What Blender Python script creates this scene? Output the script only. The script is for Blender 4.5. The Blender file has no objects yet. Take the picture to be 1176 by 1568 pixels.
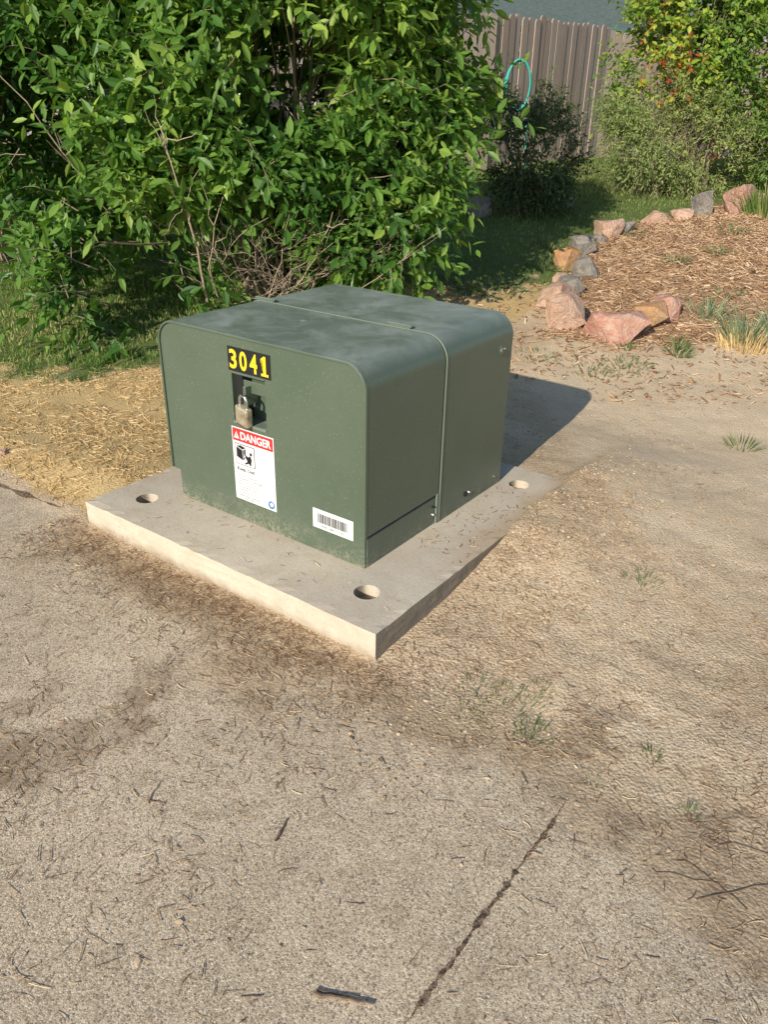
import bpy, bmesh, math, random
import numpy as np
from mathutils import Vector, Matrix, Euler
random.seed(7); rng=np.random.default_rng(11)
S=bpy.context.scene
COL=S.collection
S.view_settings.view_transform='Standard'; S.view_settings.look='None'; S.view_settings.exposure=0

# ---------------- frames ----------------
A36=math.radians(-36)
EX=np.array([math.cos(A36),math.sin(A36)]); EY=np.array([-math.sin(A36),math.cos(A36)])
ORG=np.array([-0.0165,1.92])
def to_local(x,y):
    dx=x-ORG[0]; dy=y-ORG[1]
    return dx*EX[0]+dy*EX[1], dx*EY[0]+dy*EY[1]
def to_world(lx,ly):
    return ORG[0]+lx*EX[0]+ly*EY[0], ORG[1]+lx*EX[1]+ly*EY[1]
TAB=np.random.default_rng(5).random((256,256))
def vnoise(x,y,seed=0):
    x=np.asarray(x,float)+seed*17.31; y=np.asarray(y,float)+seed*9.77
    ix=np.floor(x).astype(int); iy=np.floor(y).astype(int)
    fx=x-ix; fy=y-iy; fx=fx*fx*(3-2*fx); fy=fy*fy*(3-2*fy)
    a=TAB[ix&255,iy&255]; b=TAB[(ix+1)&255,iy&255]; c=TAB[ix&255,(iy+1)&255]; d=TAB[(ix+1)&255,(iy+1)&255]
    return (a*(1-fx)+b*fx)*(1-fy)+(c*(1-fx)+d*fx)*fy
def fbm(x,y,seed=0,o=4):
    s=0;a=.5;t=0
    for i in range(o):
        s=s+a*vnoise(np.asarray(x)*2**i,np.asarray(y)*2**i,seed+i*3); t+=a; a*=.5
    return s/t
def ss(a,b,x):
    t=np.clip((x-a)/(b-a),0,1); return t*t*(3-2*t)
def gs(x,y,cx,cy,r): return np.exp(-(((x-cx)**2+(y-cy)**2)/r**2))
EDY=[5.2,5.5,5.7,7.2,8.4,9.3,10.5,14]; EDX=[1.0,1.1,1.25,1.6,2.3,3.4,4.8,8]
def zones(x,y):
    x=np.asarray(x,float); y=np.asarray(y,float)
    lx,ly=to_local(x,y)
    n=fbm(x*3,y*3,1)-.5; n2=fbm(x*9,y*9,4)-.5
    bx=np.interp(y,[1.15,1.36,1.5,1.8,2.2],[1.6,.5,.42,.05,-.1])
    conc=ss(.04,-.06,ly+n*.15)*(1-ss(-.08,.1,x-bx+n*.3+n2*.1))
    near=ss(-.50,-.1,ly+n*.5)*ss(-1.75,-1.3,lx)
    conc=conc*(1-.75*near)
    gy=np.interp(x,[-3,-1.6,-1,0,1,2],[4.45,4.75,5.2,6.2,6.4,6.4])
    ex=np.interp(y,EDY,EDX)
    mul=ss(-.1,.15,x-ex+n*.3)*ss(5.15,5.6,y+n*.5)*ss(12.0,10.5,y)
    grn=ss(-.25,.35,y-gy+n*1.2)*(1-mul)
    dry=ss(.02,.12,ly+n*.2)*ss(-1.38,-1.52,lx)*(1-grn)
    dry=np.maximum(dry, ss(1.42,1.55,ly)*ss(.3,-.3,x)*(1-grn)*.8)
    path=ss(2.4,3.1,y+n)*ss(.7,1.1,x)*ss(5.6,4.8,y+n)
    blot=gs(x,y,-1.0,1.5,.28)+.8*gs(x,y,-.65,1.75,.22)+.9*gs(x,y,.55,1.6,.22)+.8*gs(x,y,.82,1.3,.22)+.6*gs(x,y,-1.2,1.25,.2)+.5*gs(x,y,-.2,1.75,.25)
    dark=np.maximum(near*ss(.1,-.1,ly)*.8, np.clip(blot,0,1)*ss(.42,.6,fbm(x*7,y*7,9))*.9)
    dark=np.maximum(dark, ss(.55,.66,fbm(x*2.2,y*2.2,9))*.4*ss(2.6,2.0,y))
    return conc,grn,mul,dry,path,dark
def H(x,y,micro=True):
    x=np.asarray(x,float); y=np.asarray(y,float)
    t=y-4; z=.12*(np.sqrt(t*t+.2)+t)/2
    z=np.where(z>.75,.75+.27*np.tanh((z-.75)/.27),z)
    ex=np.interp(y,EDY,EDX)
    z=z+.10*ss(0,1.2,x-ex)*ss(5.3,6.4,y)*ss(13,10,y)
    lx,ly=to_local(x,y)
    dr=np.maximum(lx,0); db=np.maximum(ly-1.41,0); dl=np.maximum(-1.46-lx,0)
    inside=np.exp(-(dr/.55)**2-(dl/.5)**2-(db/.8)**2)
    rise=(.016*ss(-.1,.25,ly)+.074*ss(.15,1.1,ly))*inside
    rise=np.maximum(rise,.06*ss(0,.3,ly)*np.exp(-(dl/1.2)**2-(db/.8)**2)*ss(-.9,-1.5,lx))
    z=z+np.where(ly>-.1,rise,0)
    z=z+.044*ss(.45,1.1,ly+.25*(fbm(x*6,y*6,51)-.5))*np.exp(-(np.where(lx>.01,(lx-.01)/.45,(lx-.01)/.055))**2)*np.exp(-(db/.5)**2)
    z=z-.012*np.exp(-((lx+.95)/.5)**2-((ly)/.15)**2)
    conc=np.clip(zones(x,y)[0],0,1)
    soft=1-conc
    under=(lx>-1.40)&(lx<-.08)&(ly>.06)&(ly<1.34)
    z=z+np.where(under,-.02,soft*((fbm(x*2.2,y*2.2,2)-.5)*.03)) + (fbm(x*.8,y*.8,20)-.5)*.02*ss(1,2,y)
    if micro:
        far=ss(14,5,y)
        z=z+far*soft*((fbm(x*13,y*13,7,3)-.5)*.009)
    return z

# ---------------- mesh helpers ----------------
def fastmesh(name,V,F,mat=None,attrs=None,smooth=False,parent=None,coll=True):
    V=np.asarray(V,np.float32); F=np.asarray(F,np.int32); k=F.shape[1]
    me=bpy.data.meshes.new(name)
    me.vertices.add(len(V)); me.vertices.foreach_set('co',V.ravel())
    me.loops.add(F.size); me.loops.foreach_set('vertex_index',F.ravel())
    me.polygons.add(len(F)); me.polygons.foreach_set('loop_start',np.arange(0,F.size,k,dtype=np.int32))
    me.update(calc_edges=True)
    me.polygons.foreach_set('use_smooth',np.full(len(F),smooth,dtype=bool))
    if attrs:
        for an,(ty,arr) in attrs.items():
            at=me.attributes.new(an,ty,'POINT')
            arr=np.asarray(arr,np.float32)
            at.data.foreach_set('color' if ty=='FLOAT_COLOR' else 'value',arr.ravel())
    if mat: me.materials.append(mat)
    ob=bpy.data.objects.new(name,me); COL.objects.link(ob)
    if parent: ob.parent=parent
    return ob
def empty(name,loc=(0,0,0),rz=0):
    e=bpy.data.objects.new(name,None); COL.objects.link(e); e.location=loc; e.rotation_euler=(0,0,rz); e.empty_display_size=.2
    return e
def tubes(paths,sides=6):
    VV=[];FF=[];base=0
    for pts,rad in paths:
        pts=np.asarray(pts,float); K=len(pts)
        tan=np.gradient(pts,axis=0); tan/=np.linalg.norm(tan,axis=1)[:,None]+1e-9
        ref=np.array([0,0,1.]) if abs(tan[0][2])<.8 else np.array([1.,0,0])
        a=np.cross(tan,ref); a/=np.linalg.norm(a,axis=1)[:,None]+1e-9; b=np.cross(tan,a)
        th=np.arange(sides)*2*np.pi/sides
        r=np.asarray(rad)[:,None,None]
        P=pts[:,None,:]+r*(a[:,None,:]*np.cos(th)[None,:,None]+b[:,None,:]*np.sin(th)[None,:,None])
        VV.append(P.reshape(-1,3))
        i=np.arange(K-1)[:,None]*sides; j=np.arange(sides)[None,:]; jn=(j+1)%sides
        q=np.stack([i+j,i+jn,i+sides+jn,i+sides+j],-1).reshape(-1,4)+base
        FF.append(q); base+=K*sides
    return np.concatenate(VV),np.concatenate(FF)

# ---------------- material helpers ----------------
class NT:
    def __init__(s,name):
        s.m=bpy.data.materials.new(name); s.m.use_nodes=True; s.t=s.m.node_tree; s.n=s.t.nodes; s.l=s.t.links
        s.b=s.n['Principled BSDF']; s.out=s.n['Material Output']
        s.co=s.n.new('ShaderNodeTexCoord')
        s.vec=s.co.outputs['Object']
    def set(s,inp,v):
        if isinstance(v,bpy.types.NodeSocket): s.l.new(v,inp)
        else:
            if isinstance(v,(tuple,list)) and len(v)==3 and inp.type=='RGBA': v=(*v,1)
            inp.default_value=v
    def noise(s,scale,detail=4,rough=.6,dist=0,out='Fac',vec=None):
        n=s.n.new('ShaderNodeTexNoise'); n.inputs['Scale'].default_value=scale; n.inputs['Detail'].default_value=detail
        n.inputs['Roughness'].default_value=rough; n.inputs['Distortion'].default_value=dist
        s.l.new(vec or s.vec,n.inputs['Vector']); return n.outputs[out]
    def voro(s,scale,feat='F1',out='Distance',vec=None):
        n=s.n.new('ShaderNodeTexVoronoi'); n.feature=feat; n.inputs['Scale'].default_value=scale
        s.l.new(vec or s.vec,n.inputs['Vector']); return n.outputs[out]
    def ramp(s,fac,stops):
        n=s.n.new('ShaderNodeValToRGB'); s.set(n.inputs[0],fac); e=n.color_ramp.elements
        while len(e)<len(stops): e.new(.5)
        for i,(p,c) in enumerate(stops):
            e[i].position=p; e[i].color=(*c,1) if len(c)==3 else c
        return n.outputs[0]
    def mix(s,f,a,b,mode='MIX'):
        n=s.n.new('ShaderNodeMix'); n.data_type='RGBA'; n.blend_type=mode
        s.set(n.inputs[0],f); s.set(n.inputs[6],a); s.set(n.inputs[7],b); return n.outputs[2]
    def math(s,op,a,b=0.,c=None,clamp=False):
        n=s.n.new('ShaderNodeMath'); n.operation=op; n.use_clamp=clamp; s.set(n.inputs[0],a); s.set(n.inputs[1],b)
        if c is not None: s.set(n.inputs[2],c)
        return n.outputs[0]
    def mr(s,v,a,b,c=0.,d=1.):
        n=s.n.new('ShaderNodeMapRange'); s.set(n.inputs[0],v)
        for i,q in enumerate((a,b,c,d)): n.inputs[i+1].default_value=q
        return n.outputs[0]
    def attr(s,name,out='Color'):
        n=s.n.new('ShaderNodeAttribute'); n.attribute_name=name; return n.outputs[out]
    def sep(s,c):
        n=s.n.new('ShaderNodeSeparateColor'); s.l.new(c,n.inputs[0]); return n.outputs
    def bump(s,h,strength=.5,dist=.01,prev=None):
        n=s.n.new('ShaderNodeBump'); n.inputs['Strength'].default_value=strength; n.inputs['Distance'].default_value=dist
        s.set(n.inputs['Height'],h)
        if prev: s.l.new(prev,n.inputs['Normal'])
        return n.outputs[0]
    def fin(s,col=None,rough=.8,normal=None,metal=0,spec=None):
        if col is not None: s.set(s.b.inputs['Base Color'],col)
        s.set(s.b.inputs['Roughness'],rough); s.set(s.b.inputs['Metallic'],metal)
        if spec is not None: s.b.inputs['Specular IOR Level'].default_value=spec
        if normal: s.l.new(normal,s.b.inputs['Normal'])
        return s.m
def plain(name,col,rough=.6,metal=0,var=.15,scale=30):
    t=NT(name); f=t.noise(scale,2)
    c=t.mix(f,tuple(v*(1-var) for v in col),tuple(min(1,v*(1+var)) for v in col))
    return t.fin(c,rough,metal=metal)

def leafmat(name,stops,transl=.3,rough=.45):
    t=NT(name); a=t.attr('rnd','Fac'); c=t.ramp(a,stops)
    t.fin(c,rough,spec=.35 if transl>0 else .1)
    if transl>0:
        tr=t.n.new('ShaderNodeBsdfTranslucent'); t.l.new(t.mix(1.,c,(1.5,1.7,.6),'MULTIPLY'),tr.inputs[0])
        mx=t.n.new('ShaderNodeMixShader'); mx.inputs[0].default_value=transl
        t.l.new(t.b.outputs[0],mx.inputs[1]); t.l.new(tr.outputs[0],mx.inputs[2]); t.l.new(mx.outputs[0],t.out.inputs[0])
    return t.m

# ---------------- ground ----------------
def ground_mat():
    t=NT('ground_mat')
    z1=t.sep(t.attr('zoneA')); z2=t.sep(t.attr('zoneB'))
    nm=t.noise(13,5,.72); fine=t.noise(110,3,.8)
    jig=t.math('ADD',t.math('MULTIPLY',t.math('SUBTRACT',nm,.5),1.1),t.math('MULTIPLY',t.math('SUBTRACT',fine,.5),.4))
    def m(v,lo=.35,hi=.65): return t.mr(t.math('ADD',v,jig),lo,hi)
    big=t.noise(1.9,6,.7)
    pv=t.n.new('ShaderNodeTexVoronoi'); pv.inputs['Scale'].default_value=105; t.l.new(t.vec,pv.inputs[0]); pd=pv.outputs['Distance']; pcol=t.sep(pv.outputs['Color'])
    gv=t.n.new('ShaderNodeTexVoronoi'); gv.inputs['Scale'].default_value=330; t.l.new(t.vec,gv.inputs[0]); gd=gv.outputs['Distance']; gcol=t.sep(gv.outputs['Color'])
    dirt=t.mix(t.mr(big,.40,.62),(.58,.43,.275),(.74,.575,.385))
    dirt=t.mix(t.mr(nm,.48,.70,0,.55),dirt,(.42,.295,.18))
    dirt=t.mix(t.mr(pd,.1,.55,.55,0),dirt,t.mix(pcol[0],(.42,.31,.19),(.86,.69,.48)))
    dirt=t.mix(t.mr(fine,.30,.52,.6,0),dirt,(.19,.13,.075))
    conc=t.mix(t.mr(big,.38,.62),(.55,.43,.295),(.74,.59,.41))
    conc=t.mix(t.mr(nm,.46,.68,0,.45),conc,(.42,.315,.205))
    conc=t.mix(t.mr(fine,.32,.50,.5,0),conc,(.25,.185,.12))
    conc=t.mix(t.mr(gcol[0],.80,.86,0,.55),conc,(.88,.76,.58))
    conc=t.mix(t.mr(gcol[1],.80,.86,0,.75),conc,(.17,.13,.095))
    grain=t.mr(gcol[2],0,1,.80,1.15)
    grn=t.mix(nm,(.07,.11,.03),(.20,.22,.08))
    dry=t.mix(nm,(.44,.31,.14),(.80,.58,.29)); dry=t.mix(t.mr(fine,.3,.55,.55,0),dry,(.22,.14,.06))
    mul=t.mix(nm,(.30,.18,.10),(.60,.40,.25)); mul=t.mix(t.mr(fine,.35,.58,.55,0),mul,(.14,.085,.05))
    c=t.mix(m(z1[0]),dirt,conc)
    c=t.mix(t.math('MULTIPLY',m(z2[1]),.5),c,t.mix(nm,(.66,.51,.34),(.78,.63,.43)))
    c=t.mix(m(z2[0]),c,dry); c=t.mix(m(z1[1]),c,grn); c=t.mix(m(z1[2]),c,mul)
    c=t.mix(t.math('MULTIPLY',m(z2[2],.35,.95),.65),c,t.mix(fine,(.14,.095,.055),(.38,.265,.16)))
    vm=t.n.new('ShaderNodeVectorMath'); vm.operation='SCALE'; t.l.new(c,vm.inputs[0]); t.l.new(grain,vm.inputs['Scale'])
    soft=t.mr(z1[0],0,1,1.,.16)
    h=t.math('ADD',t.math('MULTIPLY',fine,.45),t.math('MULTIPLY',t.math('SUBTRACT',t.math('MULTIPLY',nm,1.1),t.math('MULTIPLY',pd,.7)),soft))
    h=t.math('SUBTRACT',h,t.math('MULTIPLY',gd,.16))
    return t.fin(vm.outputs[0],.95,t.bump(h,.7,.006),spec=.08)
NX,NY=720,720
u=np.linspace(-1,1,NX); v=np.linspace(-1,1,NY)
gx=1.2*np.sinh(4.6*u)+.0; gy=2.0+1.2*np.sinh(4.75*v)
GX,GY=np.meshgrid(gx,gy); GX=GX.ravel(); GY=GY.ravel()
GZ=H(GX,GY)
zc=zones(GX,GY)
i=np.arange(NY-1)[:,None]*NX; j=np.arange(NX-1)[None,:]
F=np.stack([i+j,i+j+1,i+j+1+NX,i+j+NX],-1).reshape(-1,4)
one=np.ones_like(GX)
ground=fastmesh('ground',np.stack([GX,GY,GZ],1),F,ground_mat(),
  {'zoneA':('FLOAT_COLOR',np.stack([zc[0],zc[1],zc[2],one],1)),'zoneB':('FLOAT_COLOR',np.stack([zc[3],zc[4],zc[5],one],1))},smooth=True)

def joint(name,p0,p1,w,n,col):
    p0=np.array(p0);p1=np.array(p1); T=np.linspace(0,1,n); d=(p1-p0)/np.linalg.norm(p1-p0); nn=np.array([-d[1],d[0]])
    c=p0[None]+(p1-p0)[None]*T[:,None]+nn[None]*((fbm(T*14,T*0,3)-.5)*.010+(vnoise(T*70,T*0,3)-.5)*.004)[:,None]
    ww=w*(.15+1.8*vnoise(T*n/2.5,T*0,5)*vnoise(T*14,T*0,25)*1.6)*np.minimum(1,np.minimum(T,1-T)*5+.03)
    L=c-nn*ww[:,None]; R=c+nn*ww[:,None]
    V=np.concatenate([np.c_[L,H(L[:,0],L[:,1])+.002],np.c_[R,H(R[:,0],R[:,1])+.002]])
    k=np.arange(n-1); return fastmesh(name,V,np.stack([k,k+n,k+n+1,k+1],1),col)
jm=NT('joint_soil'); jm=jm.fin(jm.mix(jm.mr(jm.noise(120,4),.4,.6),(.06,.04,.027),(.30,.20,.12)),1.,jm.bump(jm.noise(200,3),.8,.004))
joint('pavement_joint',(.02,.80),(.475,1.40),.0052,240,jm)
joint('pavement_joint',(-1.36,2.90),(-2.6,3.66),.014,80,jm)

# ---------------- particles of ground litter ----------------
phi=(1+5**.5)/2
ICO=np.array([(-1,phi,0),(1,phi,0),(-1,-phi,0),(1,-phi,0),(0,-1,phi),(0,1,phi),(0,-1,-phi),(0,1,-phi),(phi,0,-1),(phi,0,1),(-phi,0,-1),(-phi,0,1)],float); ICO/=np.linalg.norm(ICO[0])
ICF=np.array([(0,11,5),(0,5,1),(0,1,7),(0,7,10),(0,10,11),(1,5,9),(5,11,4),(11,10,2),(10,7,6),(7,1,8),(3,9,4),(3,4,2),(3,2,6),(3,6,8),(3,8,9),(4,9,5),(2,4,11),(6,2,10),(8,6,7),(9,8,1)])
def pebbles(name,x,y,size,mat,sink=.05):
    n=len(x); z=H(x,y)
    P=ICO[None]*(1+ (rng.random((n,12,1))-.5)*.8)
    sc=size[:,None]*(.6+.8*rng.random((n,3))); sc[:,2]*=.65
    P=P*sc[:,None,:]
    a=rng.random(n)*6.28; ca,sa=np.cos(a)[:,None],np.sin(a)[:,None]
    X=P[...,0]*ca-P[...,1]*sa; Y=P[...,0]*sa+P[...,1]*ca
    V=np.stack([X+x[:,None],Y+y[:,None],P[...,2]+(z+size*sink)[:,None]],-1).reshape(-1,3)
    F=(ICF[None]+(np.arange(n)*12)[:,None,None]).reshape(-1,3)
    r=np.repeat(rng.random(n),12)
    return fastmesh(name,V,F,mat,{'rnd':('FLOAT',r)})
pm=NT('clod_mat'); pc=pm.ramp(pm.attr('rnd','Fac'),[(0,(.30,.21,.13)),(.5,(.44,.325,.205)),(.93,(.55,.42,.28)),(1,(.62,.52,.40))])
pm=pm.fin(pc,.95,spec=.05)
def inpad(x,y):
    lx,ly=to_local(x,y); return (lx>-1.47)&(lx<.01)&(ly>-.01)&(ly<1.42)
N=14000; lx=np.abs(rng.normal(0,.34,N))-.03; ly=rng.normal(.75,.55,N); x,y=to_world(lx,ly)
pr=ss(.40,.62,fbm(x*6,y*6,31)); k=(rng.random(N)<pr)&((~inpad(x,y))|((ly>1.0)&(H(x,y)>.108))&(ly<1.41)); x=x[k];y=y[k]
N2=15000; x2=rng.uniform(-.1,3.2,N2); y2=rng.uniform(1.2,5.4,N2); k=(rng.random(N2)<ss(.40,.65,fbm(x2*4,y2*4,33)))&~inpad(x2,y2)&(zones(x2,y2)[0]<.5); x2=x2[k];y2=y2[k]
N3=6500; x3=rng.uniform(-1.6,1.4,N3); y3=rng.uniform(.8,2.9,N3); k=(rng.random(N3)<ss(.38,.62,fbm(x3*4,y3*4,35)))&~inpad(x3,y3); x3=x3[k];y3=y3[k]
X=np.r_[x,x2,x3];Y=np.r_[y,y2,y3]
sz=np.r_[.001+.0062*rng.random(len(x))**3,.0009+.006*rng.random(len(x2))**5,.0006+.0022*rng.random(len(x3))**3]
pebbles('soil_clods',X,Y,sz,pm)

def needles(name,x,y,L,w,mat,tilt=.15,lift=.002,zfun=None):
    n=len(x); a=rng.random(n)*6.28; d=np.stack([np.cos(a),np.sin(a),rng.normal(0,tilt,n)*.3],1)
    s=np.stack([-np.sin(a),np.cos(a),np.zeros(n)],1); bend=rng.normal(0,.16,n)
    T=np.array([-.5,-.17,.17,.5]); 
    C=np.stack([x,y,(zfun(x,y) if zfun else H(x,y))+lift+w],1)
    rows=[]
    for t in T:
        c=C+d*(L*t)[:,None]+s*(bend*L*(t*t*4-.5)*.5)[:,None]
        if zfun is None: c[:,2]=np.maximum(c[:,2],H(c[:,0],c[:,1])+.0008)
        up=np.array([0,0,1.])
        rows.append(np.stack([c-s*w[:,None],c+s*w[:,None],c+up*(w*1.4)[:,None]],1))
    P=np.stack(rows,1)
    V=P.reshape(-1,3)
    q=[]
    for r in range(3):
        for e in range(3):
            e2=(e+1)%3; q.append((r*3+e,r*3+e2,r*3+3+e2,r*3+3+e))
    F=(np.array(q)[None]+(np.arange(n)*12)[:,None,None]).reshape(-1,4)
    return fastmesh(name,V,F,mat,{'rnd':('FLOAT',np.repeat(rng.random(n),12))})
nm_=leafmat('straw_mat',[(0,(.10,.05,.028)),(.45,(.24,.135,.07)),(.8,(.42,.27,.14)),(1,(.75,.60,.38))],0,.8)
nmb=leafmat('straw_berm_mat',[(0,(.20,.11,.06)),(.4,(.44,.26,.14)),(.8,(.62,.42,.25)),(1,(.78,.62,.41))],0,.8)
nmd=leafmat('thatch_mat',[(0,(.30,.18,.08)),(.4,(.55,.37,.16)),(.8,(.74,.53,.26)),(1,(.85,.68,.40))],0,.8)
def scatter(n,x0,x1,y0,y1,fn,thr,sc=2.5):
    x=rng.uniform(x0,x1,n); y=rng.uniform(y0,y1,n); p=fbm(x*sc,y*sc,fn)
    k=(rng.random(n)<ss(thr-.08,thr+.12,p))&~inpad(x,y); return x[k],y[k]
ax,ay=scatter(9000,-1.9,1.7,.75,3.4,41,.50)
# debris collected in drifts
bx_=[];by_=[]
for (cx_,cy_,r_,n_) in [(-1.0,1.5,.26,1000),(-.65,1.75,.2,600),(-1.2,1.25,.2,450),(.55,1.6,.2,700),(.82,1.3,.22,800),(-.2,1.72,.22,500),(.75,2.0,.3,500),(1.2,2.6,.4,500),(-1.4,2.3,.3,400)]:
    qx=rng.normal(cx_,r_,n_); qy=rng.normal(cy_,r_,n_); k=(rng.random(n_)<ss(.38,.6,fbm(qx*7,qy*7,9)))&~inpad(qx,qy); bx_.append(qx[k]); by_.append(qy[k])
lx=rng.uniform(-1.6,.1,3200); ly=-np.abs(rng.normal(0,.16,3200))-.015; dx_,dy_=to_world(lx,ly)
lx=np.abs(rng.normal(0,.2,1200))+.01; ly=rng.uniform(-.1,1.5,1200); fx_,fy_=to_world(lx,ly)
ex_,ey_=scatter(5500,.3,4.5,3.2,5.8,47,.48)
X=np.r_[ax,dx_,ex_,fx_,np.concatenate(bx_)];Y=np.r_[ay,dy_,ey_,fy_,np.concatenate(by_)]
needles('pine_needle_litter',X,Y,.008+.040*rng.random(len(X))**2.0,.00035+.0006*rng.random(len(X))**2,nm_)
x=rng.uniform(.9,6,28000); y=rng.uniform(5.0,11,28000); k=rng.random(28000)<zones(x,y)[2]; x=x[k];y=y[k]
needles('pine_straw_mulch',x,y,.04+.08*rng.random(len(x)),.0013+.0018*rng.random(len(x)),nmb,1.2,.006)
lx=np.r_[rng.uniform(-.24,-.02,130),rng.uniform(-1.4,-.05,50)]; ly=np.r_[rng.uniform(.5,1.2,130),rng.uniform(.02,.26,50)]
x,y=to_world(lx,ly); needles('straw_litter',x,y,.006+.026*rng.random(180)**1.5,.0004+.0007*rng.random(180),nm_,.05,.001,lambda a,b:np.full(len(a),.1115))
def twig(p0,p1,r,kinks=4,seed=0):
    R=np.random.default_rng(seed); n=9; T=np.linspace(0,1,n)
    p=np.array(p0)[None]*(1-T[:,None])+np.array(p1)[None]*T[:,None]
    L=np.linalg.norm(np.array(p1)-np.array(p0)); p=p+R.normal(0,.018*L,(n,2))
    z=H(p[:,0],p[:,1])+r*.9+.001
    return np.c_[p,z], r*(1-.5*T)
tw=[]
tw.append(twig((-.115,.905),(.0,.888),.0040,seed=1)); tw.append(twig((-.11,.913),(-.03,.902),.0022,seed=11))
tw.append(twig((-.235,1.255),(-.215,1.32),.0032,seed=2))
tw.append(twig((-.56,1.36),(-.545,1.43),.0016,seed=3))
tw.append(twig((.70,1.13),(.92,1.18),.0015,seed=4)); tw.append(twig((.80,1.11),(.72,1.22),.0013,seed=5)); tw.append(twig((.62,1.2),(.76,1.17),.0011,seed=6))
tw.append(twig((.78,1.30),(1.02,1.22),.0013,seed=14)); tw.append(twig((.84,1.33),(.80,1.18),.0011,seed=15))
R=np.random.default_rng(8)
for q in range(230):
    x=R.uniform(-1.5,1.6); y=R.uniform(.8,3.0)
    if inpad(x,y): continue
    a=R.random()*6.28; L=R.uniform(.012,.055); tw.append(twig((x,y),(x+L*np.cos(a),y+L*np.sin(a)),R.uniform(.0006,.0014),seed=q+50))
V,Fq=tubes(tw,6); fastmesh('twigs',V,Fq,plain('twig_mat',(.20,.13,.085),.9,var=.7,scale=60))

# ---------------- grass ----------------
def blades(name,x,y,h,w,mat,lean=.5,z=None,parent=None,rnd=None,out=None):
    n=len(x); z0=H(x,y)-.004 if z is None else z
    a=rng.random(n)*6.28; s=np.stack([np.cos(a),np.sin(a),0*a],1)
    b=rng.random(n)*6.28; l=np.abs(rng.normal(0,lean,n))
    d=np.stack([np.cos(b)*l,np.sin(b)*l,np.ones(n)],1)
    if out is not None: d[:,:2]=d[:,:2]*.5+out
    d/=np.linalg.norm(d,axis=1)[:,None]
    g=np.stack([d[:,0],d[:,1],np.zeros(n)],1)
    c0=np.stack([x,y,z0],1); c1=c0+d*(h*.55)[:,None]; c2=c1+(d*.8+g*.5-np.array([0,0,.25])*l[:,None])*(h*.45)[:,None]
    W=w[:,None]
    V=np.stack([c0-s*W,c0+s*W,c1-s*W*.8,c1+s*W*.8,c2],1).reshape(-1,3)
    F=(np.array([(0,1,3),(0,3,2),(2,3,4)])[None]+(np.arange(n)*5)[:,None,None]).reshape(-1,3)
    r=rng.random(n) if rnd is None else rnd
    return fastmesh(name,V,F,mat,{'rnd':('FLOAT',np.repeat(r,5))},parent=parent)
gm=leafmat('lawn_blade_mat',[(0,(.075,.15,.03)),(.5,(.16,.26,.055)),(.85,(.30,.36,.11)),(1,(.54,.46,.22))],.25,.6)
dm=leafmat('dry_blade_mat',[(0,(.42,.27,.11)),(.5,(.70,.49,.22)),(.88,(.85,.64,.34)),(1,(.32,.33,.09))],.12,.8)
def lawnpts(n,x0,x1,y0,y1,ch,thr=.5):
    x=rng.uniform(x0,x1,n); y=rng.uniform(y0,y1,n); m=zones(x,y)[ch]; k=(rng.random(n)<m*1.1)&~inpad(x,y)&((fbm(x*5,y*5,61)>.36)); return x[k],y[k]
x1,y1=lawnpts(72000,-4.6,-.6,4.2,8.5,1); x2,y2=lawnpts(60000,-.4,5.2,6.0,13.5,1)
x3,y3=lawnpts(7000,-9,-2.5,8,14,1)
X=np.r_[x1,x2,x3];Y=np.r_[y1,y2,y3]
ht=.02+.04*rng.random(len(X)); ht[len(x1)+len(x2):]*=1.3
rr=np.clip(rng.random(len(X))*.8+ 1.2*(fbm(X*1.2,Y*1.2,71)-.5)+.15,0,1)
blades('lawn_grass',X,Y,ht,.0018+.0018*rng.random(len(X)),gm,.6,rnd=rr)
x1,y1=lawnpts(50000,-3.6,.2,2.7,6.2,3)
k=fbm(x1*9,y1*9,63)>.43; x1=x1[k]; y1=y1[k]
blades('dry_grass',x1,y1,.012+.04*rng.random(len(x1))**1.5,.0009+.0012*rng.random(len(x1)),dm,2.2,rnd=np.clip(rng.random(len(x1))*.9+.15*(rng.random(len(x1))>.95),0,1))
x1,y1=lawnpts(22000,-3.6,.2,2.7,6.2,3); needles('dry_thatch',x1,y1,.02+.05*rng.random(len(x1)),.0007+.0009*rng.random(len(x1)),nmd,.8,.004)

def chips(name,x,y,L,mat):
    n=len(x); z=H(x,y)+.004+rng.random(n)*.012
    a=rng.random(n)*6.28; d=np.stack([np.cos(a),np.sin(a),rng.normal(0,.35,n)],1); s=np.stack([-np.sin(a),np.cos(a),rng.normal(0,.35,n)],1)
    w=L*(.12+.25*rng.random(n)); c=np.stack([x,y,z],1); up=np.array([0,0,.004])
    V=np.stack([c-d*L[:,None]*.5-s*w[:,None]*.3,c+d*L[:,None]*.4-s*w[:,None]*.5,c+d*L[:,None]*.5+s*w[:,None]*.4,c-d*L[:,None]*.45+s*w[:,None]*.5,c+up],1).reshape(-1,3)
    F=(np.array([(0,1,4),(1,2,4),(2,3,4),(3,0,4)])[None]+(np.arange(n)*5)[:,None,None]).reshape(-1,3)
    fastmesh(name,V,F,mat,{'rnd':('FLOAT',np.repeat(rng.random(n),5))})
mm=leafmat('mulch_mat',[(0,(.16,.08,.042)),(.4,(.36,.20,.105)),(.8,(.56,.36,.20)),(1,(.72,.56,.38))],0,.85)
x=rng.uniform(.9,6,17000); y=rng.uniform(5.1,11.5,17000); k=rng.random(17000)<zones(x,y)[2]; x=x[k];y=y[k]
xe=rng.uniform(.2,1.4,800); ye=rng.uniform(4.6,6.6,800)
xf=rng.uniform(1.2,3.5,900); yf=rng.uniform(4.3,5.5,900)
x=np.r_[x,xe,xf]; y=np.r_[y,ye,yf]
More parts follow.
